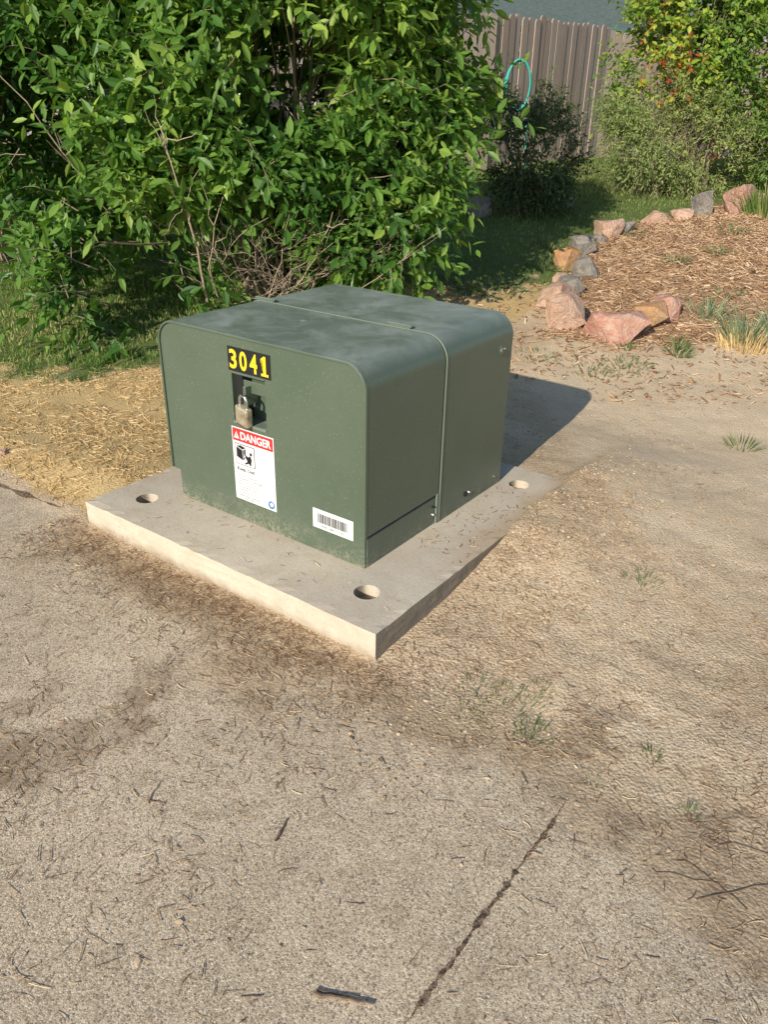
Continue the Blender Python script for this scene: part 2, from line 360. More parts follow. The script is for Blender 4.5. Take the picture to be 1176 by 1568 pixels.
chips('bark_mulch',x,y,.015+.045*rng.random(len(x)),mm)

# ---------------- shrubs ----------------
def leaves(name,P,D,Nn,L,Wd,mat,parent,rnd):
    n=len(P); D=D/np.linalg.norm(D,axis=1)[:,None]
    W=np.cross(D,Nn); W/=np.linalg.norm(W,axis=1)[:,None]+1e-9; U=np.cross(W,D)
    L=L[:,None]; Wd=Wd[:,None]
    c=lambda t,dr: P+D*L*t-U*L*dr
    V=np.stack([P, c(.3,-.02)-W*Wd*.42, c(.3,-.02)+W*Wd*.42, c(.62,.02)-W*Wd*.45, c(.62,.02)+W*Wd*.45, c(1,.12), c(.46,.05)],1).reshape(-1,3)
    F=(np.array([(0,2,6),(2,4,6),(4,5,6),(5,3,6),(3,1,6),(1,0,6)])[None]+(np.arange(n)*7)[:,None,None]).reshape(-1,3)
    return fastmesh(name,V,F,mat,{'rnd':('FLOAT',np.repeat(rnd,7))},parent=parent)
def n3(p,s,seed): return (vnoise(p[:,0]*s+p[:,2]*s*.7,p[:,1]*s-p[:,2]*s*.5,seed)+vnoise(p[:,0]*s+13,p[:,2]*s,seed+2))/2
def shrub(name,ells,nspr,leafL,leafW,mat,base,stemmat,nst=24,per=9,sprL=.26,gap=.40,core=.55,shoots=40,zmin=None,colshift=0.,stemr=.012):
    par=empty(name,(0,0,0))
    E=np.array(ells,float); vol=(E[:,3]*E[:,4]*E[:,5])**(2/3.); w=vol/vol.sum()
    n=nspr*3; idx=rng.choice(len(E),n,p=w); d=rng.normal(size=(n,3)); d/=np.linalg.norm(d,axis=1)[:,None]
    r=1-.5*rng.random(n)**1.7+rng.normal(0,.06,n)
    P=E[idx,:3]+d*r[:,None]*E[idx,3:6]
    q=((P[:,None,:]-E[None,:,:3])/E[None,:,3:6]); q=np.linalg.norm(q,axis=2).min(1)
    k=(q>core*(.6+.5*rng.random(n)))&(n3(P,2.6,81)>gap)&(P[:,2]>H(P[:,0],P[:,1],False)+.08)
    P=P[k][:nspr]; d=d[k][:nspr]; n=len(P)
    dirn=d*.8+np.array([0,0,.45])+rng.normal(0,.45,(n,3)); dirn/=np.linalg.norm(dirn,axis=1)[:,None]
    LL=sprL*(.6+.8*rng.random(n)); 
    hi=rng.choice(n,min(shoots,n),replace=False); LL[hi]*=2.0; dirn[hi]=d[hi]*.7+np.array([0,0,.6])+rng.normal(0,.25,(len(hi),3)); dirn/=np.linalg.norm(dirn,axis=1)[:,None]
    T=(np.arange(per)+.6)/per
    side=np.cross(dirn,rng.normal(size=(n,3))); side/=np.linalg.norm(side,axis=1)[:,None]
    s2=np.cross(dirn,side)
    PP=[];DD=[];NN=[];RR=[]
    rs=rng.random(n)
    for i,t in enumerate(T):
        c=P+dirn*(LL*t)[:,None]-np.array([0,0,1.])*(LL*t*t*.45)[:,None]
        an=i*2.4+rng.normal(0,.4,n)
        sd=side*np.cos(an)[:,None]+s2*np.sin(an)[:,None]
        last=(i==per-1)
        Dl=dirn*(.55 if not last else 1.)+sd*(.8 if not last else .2)-np.array([0,0,.38])+rng.normal(0,.15,(n,3))
        PP.append(c);DD.append(Dl);NN.append(np.array([0,0,1.])*.8+d*.5+rng.normal(0,.45,(n,3)))
        RR.append(np.clip(.5*rs+.3*rng.random(n)+.2*t+colshift+.8*(n3(c,1.1,90)-.5),0,1))
    PP=np.concatenate(PP);DD=np.concatenate(DD);NN=np.concatenate(NN);RR=np.concatenate(RR); m=len(PP)
    sz=.55+.65*rng.random(m)
    leaves('leaves',PP,DD,NN,leafL*sz,leafW*sz*(.85+.3*rng.random(m)),mat,par,RR)
    paths=[]
    T=np.linspace(0,1,8)
    pick=rng.choice(n,nst*3)
    for a in range(nst*3):
        tgt=P[pick[a]]; b=np.array([base[0]+rng.normal(0,base[2]),base[1]+rng.normal(0,base[2]*.6)])
        b3=np.array([b[0],b[1],float(H(b[0],b[1]))-.02])
        mid=b3*.45+tgt*.55; mid[2]+=rng.uniform(.1,.45)*(tgt[2]-b3[2]+.3); mid[:2]=mid[:2]*.6+b3[:2]*.4
        pts=(1-T)[:,None]**2*b3+2*((1-T)*T)[:,None]*mid+(T**2)[:,None]*tgt+rng.normal(0,.012,(8,3))*T[:,None]
        r0=stemr*(.5+.9*rng.random()); paths.append((pts,r0*(1-.75*T)))
    for a in range(0,n,3):
        t=np.linspace(-.4,.95,5); pts=P[a]+dirn[a]*(LL[a]*t)[:,None]-np.array([0,0,1.])*(LL[a]*t*abs(t)*.45)[:,None]
        paths.append((pts,np.linspace(.0035,.0012,5)*(stemr/.012)))
    V,Fq=tubes(paths,5); fastmesh('stems',V,Fq,stemmat,parent=par)
    return par
bark=NT('bark_mat'); bark=bark.fin(bark.mix(bark.noise(25,3),(.14,.10,.065),(.42,.33,.23)),.9)
deadm=NT('dead_bark_mat'); deadm=deadm.fin(deadm.mix(deadm.noise(25,3),(.24,.17,.11),(.55,.45,.34)),.9)
lm=leafmat('shrub_leaf_mat',[(0,(.030,.080,.017)),(.35,(.065,.155,.027)),(.7,(.15,.27,.045)),(1,(.32,.43,.08))],.3,.42)
SH=shrub('leafy_shrub',[(-1.0,6.1,1.75,1.25,.9,1.0),(-.35,6.3,1.45,.80,.75,.95),(-1.9,6.0,1.35,.95,.8,.85),(-.75,6.0,2.5,1.15,.9,.8),(-1.75,5.45,.85,.6,.45,.6),(-.1,6.4,2.2,.70,.65,.75),(-2.1,6.2,2.3,1.0,.8,.8),(-.12,5.75,1.0,.5,.4,.5),(.3,6.3,1.75,.4,.4,.4),(-1.75,5.0,.50,.38,.3,.34)],
      5600,.112,.044,lm,(-.85,6.35,.16),bark,nst=26,per=10,gap=.395,shoots=240,core=.5,stemr=.013)
shrub('leafy_shrub',[(-3.0,6.5,1.55,.95,.8,.66),(-3.7,6.6,2.2,1.2,.9,.9),(-2.8,6.9,2.2,.9,.8,.9)],
      2200,.105,.041,lm,(-3.2,6.9,.2),bark,nst=14,per=10,gap=.38,shoots=110,core=.55,colshift=.10)
R=np.random.default_rng(77); dp=[]
def cane(a,b,r,bow=.1,kids=4):
    a=np.array(a,float);b=np.array(b,float);T=np.linspace(0,1,10); p=a+(b-a)*T[:,None]; off=R.normal(0,1,3)*bow*np.linalg.norm(b-a); p=p+off*(T*(1-T))[:,None]*2+R.normal(0,.01,(10,3)); dp.append((p,r*(1-.65*T)))
    L=np.linalg.norm(b-a)
    for _ in range(kids):
        k=R.integers(3,9); d=(b-a)/L+R.normal(0,.6,3); d/=np.linalg.norm(d); cane_e=p[k]+d*L*R.uniform(.12,.3)
        T2=np.linspace(0,1,6); q=p[k]+(cane_e-p[k])*T2[:,None]+R.normal(0,.008,(6,3)); dp.append((q,r*.4*(1-.7*T2)))
cane((-1.25,5.5,.15),(-1.36,5.0,1.4),.011,.1,6); cane((-1.0,5.9,.2),(-1.05,5.15,1.05),.008,.15,7); cane((-.8,6.0,.2),(-.35,5.25,.95),.009,.1,5)
cane((-.9,6.0,.25),(-1.25,5.2,.75),.007,.15,9); cane((-.7,6.0,.25),(-.5,5.35,.8),.006,.15,8); cane((-.9,6.0,.25),(-.8,5.3,.85),.006,.15,9); cane((-1.5,5.9,.2),(-1.85,5.35,1.2),.007,.15,6)
cane((-2.0,6.0,.6),(-2.6,5.4,1.9),.007,.15,5)
for _ in range(34):
    cane((-.85+R.normal(0,.15),5.95+R.normal(0,.1),.22),(-.85+R.normal(0,.40),5.5+R.normal(0,.12),.40+R.random()*.55),.0045,.18,4)
V,Fq=tubes(dp,5); fastmesh('dead_canes',V,Fq,deadm,parent=SH)
lm2=leafmat('dark_bush_mat',[(0,(.035,.065,.02)),(.5,(.065,.11,.035)),(1,(.13,.17,.055))],.2,.5)
shrub('round_bush',[(1.45,8.95,1.25,.45,.42,.55),(1.2,9.1,1.4,.40,.4,.45),(1.7,9.1,1.0,.33,.3,.35)],1300,.05,.022,lm2,(1.45,9,.12),bark,nst=10,per=8,sprL=.18,gap=.36,shoots=50,stemr=.007)
lm3=leafmat('sage_mat',[(0,(.12,.17,.05)),(.5,(.22,.29,.085)),(1,(.38,.40,.13))],.2,.6)
shrub('sage_bush',[(3.05,10.1,1.25,.6,.5,.5),(3.6,10.2,1.3,.6,.5,.55),(2.9,10.2,1.7,.5,.4,.4)],1900,.05,.016,lm3,(3.3,10.2,.25),bark,nst=20,per=8,sprL=.2,gap=.36,shoots=80,stemr=.006)
lm4=leafmat('autumn_leaf_mat',[(0,(.08,.16,.03)),(.5,(.19,.31,.045)),(.84,(.42,.46,.06)),(.95,(.52,.22,.04)),(1,(.48,.09,.04))],.3,.5)
shrub('berry_shrub',[(3.5,10.7,2.3,.85,.6,.8),(3.9,10.9,3.1,.9,.6,.7),(4.2,10.8,2.0,.6,.5,.6),(3.1,10.8,2.0,.45,.4,.45)],2300,.075,.045,lm4,(3.7,10.8,.2),bark,nst=18,per=9,sprL=.26,gap=.42,shoots=80,colshift=.04)
lm5=leafmat('red_plant_mat',[(0,(.16,.07,.035)),(.5,(.30,.13,.06)),(1,(.24,.24,.07))],.15,.6)
shrub('bronze_shrub',[(5.2,11.9,2.0,.6,.5,.7),(6.0,12.2,2.3,.6,.5,.6)],800,.10,.02,lm5,(5.5,12.1,.2),bark,nst=14,per=9,gap=.4,shoots=40)
shrub('green_hedge_shrub',[(4.9,10.4,1.25,.7,.5,.4),(5.6,10.3,1.4,.7,.5,.5)],1000,.08,.03,gm,(5.2,10.4,.25),bark,nst=10,per=9,gap=.36,shoots=40,stemr=.006)

def clump(name,cx,cy,r,n,h,mat,w=.003,spread=.6):
    a=rng.random(n)*6.28; q=r*np.sqrt(rng.random(n)); x=cx+q*np.cos(a); y=cy+q*np.sin(a)
    o=np.stack([np.cos(a),np.sin(a)],1)*(q/r*spread)[:,None]
    return blades(name,x,y,h*(.5+.6*rng.random(n)),w*(.6+.6*rng.random(n)),mat,.25,out=o)
sp=leafmat('spiky_mat',[(0,(.11,.17,.09)),(.6,(.20,.27,.15)),(1,(.36,.38,.2))],.15,.5)
clump('iris_clump',2.50,5.40,.15,110,.26,sp,.0045,.9); clump('dry_stubble',2.45,5.28,.18,260,.13,dm,.003,.5); clump('iris_clump',2.78,5.5,.13,80,.24,sp,.0045,.9); clump('iris_clump',2.35,5.75,.12,60,.2,sp,.0045,.9)
clump('yucca_grass',4.0,8.8,.3,300,.36,gm,.006,.7); clump('yucca_grass',4.6,8.6,.3,300,.40,gm,.006,.7); clump('yucca_grass',5.0,9.2,.3,260,.45,gm,.006,.7)
wm=leafmat('weed_mat',[(0,(.07,.12,.04)),(.6,(.14,.21,.07)),(1,(.32,.30,.14))],.2,.6)
for (wx,wy,wr,wn,wh) in [(.36,1.72,.10,140,.035),(.42,1.62,.05,90,.035),(.30,1.82,.06,60,.025),(.46,1.78,.05,45,.03),(.25,1.70,.04,35,.025),(.73,1.56,.022,40,.03),(.76,1.37,.02,32,.03),(.93,2.36,.07,80,.04),(1.85,3.75,.08,60,.08),(1.3,4.75,.14,90,.05),(1.55,4.85,.16,100,.06),(1.0,5.0,.14,70,.05),(1.62,5.2,.06,60,.07),(1.95,5.12,.08,90,.10),(1.98,5.25,.07,70,.10),(2.45,6.9,.1,60,.12),(2.9,7.2,.1,60,.12),(2.4,8.1,.1,60,.12),(3.3,7.9,.12,60,.14),(2.6,6.1,.1,50,.1),(1.35,7.0,.12,100,.12),(1.5,7.7,.12,100,.12),(1.0,1.85,.04,25,.02),(-1.35,2.2,.02,14,.02),(.55,1.45,.03,22,.02)]:
    clump('weed',wx,wy,wr,wn,wh,wm,.0016 if wy<3 else .0035,1.2)

# ---------------- boulders ----------------
def rockmat(name,c1,c2,c3):
    t=NT(name); c=t.mix(t.mr(t.noise(5,6,.65),.35,.65),c1,c2); c=t.mix(t.mr(t.noise(22,5,.7),.45,.65,0,.8),c,c3)
    return t.fin(c,.85,t.bump(t.noise(14,8,.7),1.,.045))
rm_p=rockmat('red_stone',(.56,.24,.17),(.64,.36,.26),(.66,.50,.39)); rm_o=rockmat('orange_stone',(.58,.28,.10),(.62,.40,.21),(.34,.2,.12)); rm_g=rockmat('grey_stone',(.27,.24,.205),(.42,.37,.31),(.17,.145,.12))
rm_t=rockmat('tan_stone',(.60,.38,.26),(.70,.50,.37),(.48,.25,.16))
def boulder(x,y,sx,sy,sz,mat,seed,rz=0):
    R=random.Random(seed); bm=bmesh.new()
    for _ in range(16):
        v=Vector((R.uniform(-1,1),R.uniform(-1,1),R.uniform(-1,1)));  v=v.normalized()*R.uniform(.75,1.15)
        v=Vector((max(-.8,min(.8,v.x)),max(-.8,min(.8,v.y)),max(-.7,min(.68,v.z))))
        bm.verts.new((v.x*sx,v.y*sy,v.z*sz))
    bmesh.ops.convex_hull(bm,input=bm.verts)
    bmesh.ops.delete(bm,geom=[v for v in bm.verts if not v.link_faces],context='VERTS')
    bmesh.ops.triangulate(bm,faces=bm.faces)
    bmesh.ops.subdivide_edges(bm,edges=bm.edges,cuts=3,use_grid_fill=True)
    m_=min(sx,sy,sz)
    bm.normal_update()
    for v in bm.verts:
        k=float(fbm(v.co.x*9/1+seed+v.co.z*7,v.co.y*9+v.co.z*5,seed,3))-.5
        v.co+=v.normal*k*m_*.28
    me=bpy.data.meshes.new('landscape_boulder'); bm.to_mesh(me); bm.free(); me.materials.append(mat)
    ob=bpy.data.objects.new('landscape_boulder',me); COL.objects.link(ob)
    ob.location=(x,y,float(H(x,y,False))+sz*.30); ob.rotation_euler=(R.uniform(-.15,.15),R.uniform(-.15,.15),rz); return ob
for a in [(1.27,5.60,.20,.17,.24,rm_t,1,.2),(1.27,5.98,.17,.15,.19,rm_t,2,.8),(1.56,5.40,.32,.20,.18,rm_p,3,-.5),(1.86,5.60,.15,.13,.16,rm_o,4,.1),(2.05,5.76,.15,.13,.15,rm_p,5,.7),
          (1.45,6.35,.13,.15,.13,rm_g,6,0),(1.55,7.05,.15,.14,.19,rm_o,7,.4),(1.70,6.8,.16,.16,.18,rm_g,8,.9),(1.78,7.55,.15,.2,.16,rm_g,9,.2),(2.15,8.15,.2,.16,.17,rm_t,10,.5),(2.38,8.25,.14,.15,.10,rm_g,11,.1),
          (2.85,8.75,.22,.15,.12,rm_t,12,.4),(3.12,8.85,.12,.15,.11,rm_t,13,.3),(3.40,9.05,.14,.14,.26,rm_g,14,.1),(3.72,9.0,.30,.18,.32,rm_p,15,.9),(4.15,9.2,.2,.15,.14,rm_t,16,.3),(2.0,7.85,.08,.08,.08,rm_g,17,.3),
          (.62,9.0,.20,.15,.15,rm_g,18,0),(.98,8.9,.22,.15,.19,rm_g,19,.5),(.33,8.9,.14,.12,.10,rm_g,20,.2),(2.0,9.4,.13,.1,.1,rm_g,21,.2),(1.42,6.6,.08,.08,.08,rm_t,22,.2),(-1.83,3.42,.04,.03,.03,rm_t,31)]:
    boulder(*a)

# ---------------- pad + transformer ----------------
XF=empty('pad_mounted_transformer',(ORG[0],ORG[1],0),A36)
PADP=empty('concrete_pad',(ORG[0],ORG[1],0),A36)
def addobj(name,bm,mat,parent,bevel=0,seg=2,smooth=False):
    bmesh.ops.recalc_face_normals(bm,faces=bm.faces)
    me=bpy.data.meshes.new(name); bm.to_mesh(me); bm.free(); me.materials.append(mat)
    ob=bpy.data.objects.new(name,me); COL.objects.link(ob); ob.parent=parent
    if bevel:
        m=ob.modifiers.new('b','BEVEL'); m.width=bevel; m.segments=seg; m.limit_method='ANGLE'; m.angle_limit=math.radians(40)
    if smooth:
        for p in me.polygons: p.use_smooth=True
    return ob
def boxbm(x0,x1,y0,y1,z0,z1):
    bm=bmesh.new(); bmesh.ops.create_cube(bm,size=1)
    for v in bm.verts: v.co=Vector(((x0+x1)/2+v.co.x*(x1-x0),(y0+y1)/2+v.co.y*(y1-y0),(z0+z1)/2+v.co.z*(z1-z0)))
    return bm
def box(name,x0,x1,y0,y1,z0,z1,mat,parent,bevel=0): return addobj(name,boxbm(x0,x1,y0,y1,z0,z1),mat,parent,bevel)
def profile_bm(pts,y0,y1):
    bm=bmesh.new(); a=[bm.verts.new((p[0],y0,p[1])) for p in pts]; b=[bm.verts.new((p[0],y1,p[1])) for p in pts]; n=len(pts)
    bm.faces.new(a); bm.faces.new(b[::-1])
    for i in range(n): bm.faces.new((a[i],b[i],b[(i+1)%n],a[(i+1)%n]))
    return bm
def rprof(x0,x1,z0,z1,r,seg=12,inset=0):
    x0+=inset;x1-=inset;z1-=inset;r-=inset
    pts=[(x0,z0),(x1,z0)]
    for i in range(seg+1):
        a=math.pi/2*i/seg; pts.append((x1-r+r*math.cos(a),z1-r+r*math.sin(a)))
    for i in range(seg+1):
        a=math.pi/2+math.pi/2*i/seg; pts.append((x0+r+r*math.cos(a),z1-r+r*math.sin(a)))
    return pts
def apply_mods(ob):
    dg=bpy.context.evaluated_depsgraph_get(); dg.update(); me=bpy.data.meshes.new_from_object(ob.evaluated_get(dg)); ob.modifiers.clear(); ob.data=me
def cut(ob,cbm):
    me=bpy.data.meshes.new('c'); bmesh.ops.recalc_face_normals(cbm,faces=cbm.faces); cbm.to_mesh(me); cbm.free()
    c=bpy.data.objects.new('c',me); COL.objects.link(c); c.parent=ob.parent
    m=ob.modifiers.new('bo','BOOLEAN'); m.object=c; m.operation='DIFFERENCE'; m.solver='EXACT'
    bpy.context.view_layer.update(); apply_mods(ob); bpy.data.objects.remove(c)
def smooth_sides(ob,ang=25):
    me=ob.data
    me.polygons.foreach_set('use_smooth',np.ones(len(me.polygons),dtype=bool))
    bm=bmesh.new(); bm.from_mesh(me)
    for e in bm.edges:
        if len(e.link_faces)==2 and e.calc_face_angle(0)>math.radians(ang): e.smooth=False
    bm.to_mesh(me); bm.free()
t=NT('pad_concrete')
c=t.mix(t.mr(t.noise(4,5,.65),.35,.65),(.58,.495,.38),(.70,.61,.48)); c=t.mix(t.mr(t.noise(120,3,.7),.4,.7,.3,0),c,(.38,.30,.215)); c=t.mix(t.mr(t.noise(9,6,.7,.6),.52,.70,0,.5),c,(.48,.36,.225))
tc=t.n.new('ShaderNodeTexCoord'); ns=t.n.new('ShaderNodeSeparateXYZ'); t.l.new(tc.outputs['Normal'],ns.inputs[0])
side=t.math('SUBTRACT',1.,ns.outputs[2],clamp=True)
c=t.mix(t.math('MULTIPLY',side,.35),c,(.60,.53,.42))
oz=t.n.new('ShaderNodeSeparateXYZ'); t.l.new(t.vec,oz.inputs[0])
# soil spilling on the far right margin
sp1=t.math('MULTIPLY',t.mr(t.math('ADD',oz.outputs[0],t.math('MULTIPLY',t.noise(14,5,.75),.14)),-.04,.05),t.mr(oz.outputs[1],.35,.8))
c=t.mix(t.math('MULTIPLY',sp1,.8),c,(.46,.33,.20))
low=t.math('MULTIPLY',t.mr(t.math('ADD',oz.outputs[2],t.math('MULTIPLY',t.noise(16,5,.7),.06)),.035,.075,1,0),.7)
c=t.mix(low,c,(.25,.185,.12))
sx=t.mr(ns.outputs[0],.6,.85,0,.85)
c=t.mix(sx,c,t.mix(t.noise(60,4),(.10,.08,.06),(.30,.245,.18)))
vp=t.mr(t.voro(55),.0,.16,1,0); c=t.mix(t.math('MULTIPLY',vp,.3),c,(.25,.2,.15))
hh=t.math('SUBTRACT',t.math('MULTIPLY',t.noise(90,3,.7),.6),vp)
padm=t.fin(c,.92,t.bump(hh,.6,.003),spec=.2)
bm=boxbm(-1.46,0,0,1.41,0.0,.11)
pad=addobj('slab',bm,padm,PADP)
bmm=bmesh.new(); bmm.from_mesh(pad.data); bmesh.ops.subdivide_edges(bmm,edges=[e for e in bmm.edges],cuts=40,use_grid_fill=True)
for v_ in bmm.verts:
    x_,y_,z_=v_.co
    ed=min(abs(y_),abs(x_),abs(x_+1.46),abs(y_-1.41))
    n_=float(vnoise(x_*26+z_*31,y_*26+z_*9,12))-.5; n2_=float(vnoise(x_*9,y_*9+z_*5,15))-.5
    if ed<.001:
        k=.007*n_+.005*n2_
        if abs(y_)<.001: v_.co.y+=abs(k)*.8
        if abs(x_)<.001: v_.co.x-=abs(k)*.8
        if z_>.105: v_.co.z-=.005*max(0,n_*2)
        if z_<.02: v_.co.y+= .014*max(0,n_) if abs(y_)<.02 else 0
        if z_<.001: v_.co.z+=.02*max(0,n2_+n_)
bmm.to_mesh(pad.data); bmm.free()
m=pad.modifiers.new('b','BEVEL'); m.width=.003; m.segments=2; m.limit_method='ANGLE'; m.angle_limit=math.radians(60)
def cylbm(x,y,z0,z1,r,seg=40):
    bm=bmesh.new(); bmesh.ops.create_cone(bm,cap_ends=True,segments=seg,radius1=r,radius2=r,depth=z1-z0,matrix=Matrix.Translation((x,y,(z0+z1)/2))); return bm
HOLES=[(-.166,.17),(-1.29,.17),(-.17,1.245),(-1.29,1.245)]
apply_mods(pad)
for hx,hy in HOLES:
    cut(pad,cylbm(hx,hy,.066,.15,.044)); cut(pad,cylbm(hx+.004,hy-.006,.03,.09,.024,24))
dustm=plain('hole_dust',(.22,.16,.10),.95,var=.5,scale=80)
for hx,hy in HOLES:
    bm=bmesh.new(); bmesh.ops.create_icosphere(bm,subdivisions=3,radius=1)
    for v_ in bm.verts: v_.co=Vector((hx-.012+v_.co.x*.028,hy+.014+v_.co.y*.022,.0655+v_.co.z*.006+.002*math.sin(v_.co.x*9)))
    addobj('hole_dirt',bm,dustm,PADP,smooth=True)
def paint(name,base,dust=.25,rough=.36):
    t=NT(name); c=t.mix(t.mr(t.noise(2.5,3),.3,.7),tuple(q*.96 for q in base),tuple(q*1.04 for q in base))
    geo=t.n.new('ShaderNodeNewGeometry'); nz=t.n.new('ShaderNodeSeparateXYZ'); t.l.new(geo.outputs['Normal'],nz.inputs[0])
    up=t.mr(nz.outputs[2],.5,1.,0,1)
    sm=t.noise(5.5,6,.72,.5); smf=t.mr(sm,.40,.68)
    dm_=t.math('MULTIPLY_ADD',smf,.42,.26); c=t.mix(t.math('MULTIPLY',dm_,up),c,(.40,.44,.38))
    c=t.mix(t.math('MULTIPLY',smf,.05),c,(.30,.30,.24))
    oz=t.n.new('ShaderNodeSeparateXYZ'); t.l.new(t.vec,oz.inputs[0])
    low=t.mr(oz.outputs[2],.112,.22,1,0); spl=t.math('MULTIPLY',t.mr(t.noise(90,3,.75),.44,.58),t.math('MULTIPLY',low,t.mr(t.noise(9,3),.32,.58)))
    c=t.mix(t.math('MULTIPLY',spl,.7),c,(.32,.29,.21))
    sp_=t.math('MULTIPLY',t.mr(t.noise(190,1),.70,.74),.5); c=t.mix(sp_,c,(.34,.34,.27))
    ro=t.math('MULTIPLY_ADD',t.math('ADD',t.math('MULTIPLY',smf,up),spl),.22,rough)
    b=t.bump(t.noise(3.0,2),.12,.012)
    return t.fin(c,ro,b)
GREEN=(.088,.118,.078)
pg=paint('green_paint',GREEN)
dark=plain('dark_gap',(.012,.014,.012),.9)
XR,XL,ZT=-.256,-1.245,.828; YS=.728
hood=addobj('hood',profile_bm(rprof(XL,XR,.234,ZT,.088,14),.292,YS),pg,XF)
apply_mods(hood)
pp=rprof(XL,XR,.226,ZT,.088,14,inset=.010)
pp=[(-1.20,.111),(-.262,.111),(-.262,.226)]+[p for p in pp[1:]]+[(XL+.010,.226),(-1.20,.226)]
pn=[];
for p in pp:
    if not pn or (abs(p[0]-pn[-1][0])+abs(p[1]-pn[-1][1]))>1e-4: pn.append(p)
panel=addobj('front_panel',profile_bm(pn,.281,.2915),pg,XF)
PK=(-.862,-.700,.515,.692)
cut(panel,boxbm(PK[0],PK[1],.2,.30,PK[2],PK[3])); cut(hood,boxbm(PK[0],PK[1],.2,.352,PK[2],PK[3]))
smooth_sides(hood)
m=panel.modifiers.new('b','BEVEL'); m.width=.0015; m.segments=2; m.limit_method='ANGLE'
def ring(name,o,i,y0,y1,mat,bev=.0015):
    bm=bmesh.new(); n=len(o)
    vs=[[bm.verts.new((p[0],y,p[1])) for p in q] for q,y in ((o,y0),(i,y0),(i,y1),(o,y1))]
    for k in range(n-1):
        for a in range(4):
            b=(a+1)%4; bm.faces.new((vs[a][k],vs[a][k+1],vs[b][k+1],vs[b][k]))
    for k in (0,n-1): bm.faces.new([vs[a][k] for a in range(4)])
    ob=addobj(name,bm,mat,XF,bev,2); return ob
o=rprof(XL,XR,.228,ZT,.088,14)[1:]+[(XL,.228)]; ii=rprof(XL,XR,.228,ZT,.088,14,inset=.0085)[1:]+[(XL+.0085,.228)]
ring('hood_rim',o,ii,.274,.2918,pg,.003)
box('sill',-1.197,XR-.004,.2925,.72,.112,.222,pg,XF,.002)
box('sill_gap',-1.19,XR-.012,.295,.72,.2225,.2338,dark,XF)
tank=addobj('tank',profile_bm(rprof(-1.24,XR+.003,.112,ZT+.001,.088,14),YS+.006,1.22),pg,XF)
smooth_sides(tank)
addobj('seam_gap',profile_bm(rprof(-1.235,XR-.004,.15,ZT-.006,.085,14),YS-.001,YS+.007),dark,XF)
pgl=paint('green_paint_lit_edge',(.17,.21,.16),rough=.3)  # paler copy of the green; light caught on edges is painted into the colour
o=rprof(XL,XR+.006,.118,ZT+.004,.090,14)[1:]+[(XL,.118)]; ii=[(p[0]-(.004 if p[0]>-.7 else -.004),p[1]-.004) for p in o]
ring('tank_flange',o,ii,YS+.0045,YS+.0080,pgl,.001)
for hx in (-1.14,-.47):
    box('hinge_leaf',hx-.05,hx+.05,YS+.009,YS+.042,ZT+.0015,ZT+.007,pg,XF,.002)
    V,Fq=tubes([(np.array([[hx-.055,YS+.02,ZT+.008],[hx-.02,YS+.02,ZT+.008],[hx+.02,YS+.02,ZT+.008],[hx+.055,YS+.02,ZT+.008]]),[.0055]*4)],12); fastmesh('hinge_pin',V,Fq,pg,smooth=True,parent=XF)
steel=plain('galvanised_steel',(.45,.45,.43),.4,1.,.2,80)
def bolt(name,x,y,z,r,ax='x',mat=None):
    bm=bmesh.new(); bmesh.ops.create_cone(bm,cap_ends=True,segments=24,radius1=r*1.6,radius2=r*1.5,depth=.002,matrix=Matrix.Translation((0,0,.001)))
    bmesh.ops.create_cone(bm,cap_ends=True,segments=6,radius1=r,radius2=r*.9,depth=.006,matrix=Matrix.Translation((0,0,.005)))
    ro=Matrix.Rotation(math.radians(90),4,'Y') if ax=='x' else (Matrix.Rotation(math.radians(90),4,'X') if ax=='y' else Matrix.Identity(4))
    bm.transform(Matrix.Translation((x,y,z))@ro); return addobj(name,bm,mat or steel,XF)
bolt('bolt',XR-.003,.70,.155,.005,mat=steel); bolt('bolt',XR-.003,.70,.188,.0035,mat=dark); bolt('bolt',XR+.003,.93,.158,.0075,mat=dark); bolt('bolt',XR+.003,.955,.158,.005); bolt('lifting_boss',XR+.0035,1.13,.70,.013,mat=pg); bolt('bolt',XR+.0035,1.15,.705,.004); bolt('bolt',XR+.003,1.16,.155,.004,mat=pg)
box('side_lip',XR-.003,XR+.004,.715,.727,.115,.235,pgl,XF,.001)
bm=bmesh.new(); bmesh.ops.create_icosphere(bm,subdivisions=3,radius=1)
for v_ in bm.verts: v_.co=Vector((-.80+v_.co.x*.018,.60+v_.co.y*.018,ZT+v_.co.z*.004))
addobj('lid_dimple',bm,pg,XF,smooth=True)
box('pocket_back',PK[0]+.001,PK[1]-.001,.347,.3515,PK[2]+.001,PK[3]-.001,pg,XF)
box('pocket_dark_slot',PK[0]+.001,PK[0]+.034,.30,.346,PK[2]+.004,PK[3]-.004,dark,XF)
box('latch_plate',-.825,-.712,.300,.306,.625,.668,pg,XF,.002)
box('latch_hasp',-.80,-.786,.272,.33,.585,.655,pg,XF,.002)
box('pocket_lip',PK[0],PK[1],.276,.2805,PK[2]-.010,PK[2]-.001,pgl,XF,.001)
box('pocket_lip_top',PK[0]-.002,PK[1]+.002,.277,.2805,PK[3],PK[3]+.005,pg,XF,.001)
brass=NT('padlock_metal'); bc=brass.mix(brass.mr(brass.noise(45,5,.7),.4,.62),(.66,.58,.42),(.38,.31,.2)); brass=brass.fin(bc,.42,brass.bump(brass.noise(90,4),.25,.002),metal=.6)
PL=empty('padlock',(0,0,0)); PL.parent=XF; PL.location=(-.792,.262,.553); PL.rotation_euler=(math.radians(6),math.radians(10),math.radians(-6))
b_=box('lock_body',-.033,.033,-.015,.015,-.038,.036,brass,PL,.007)
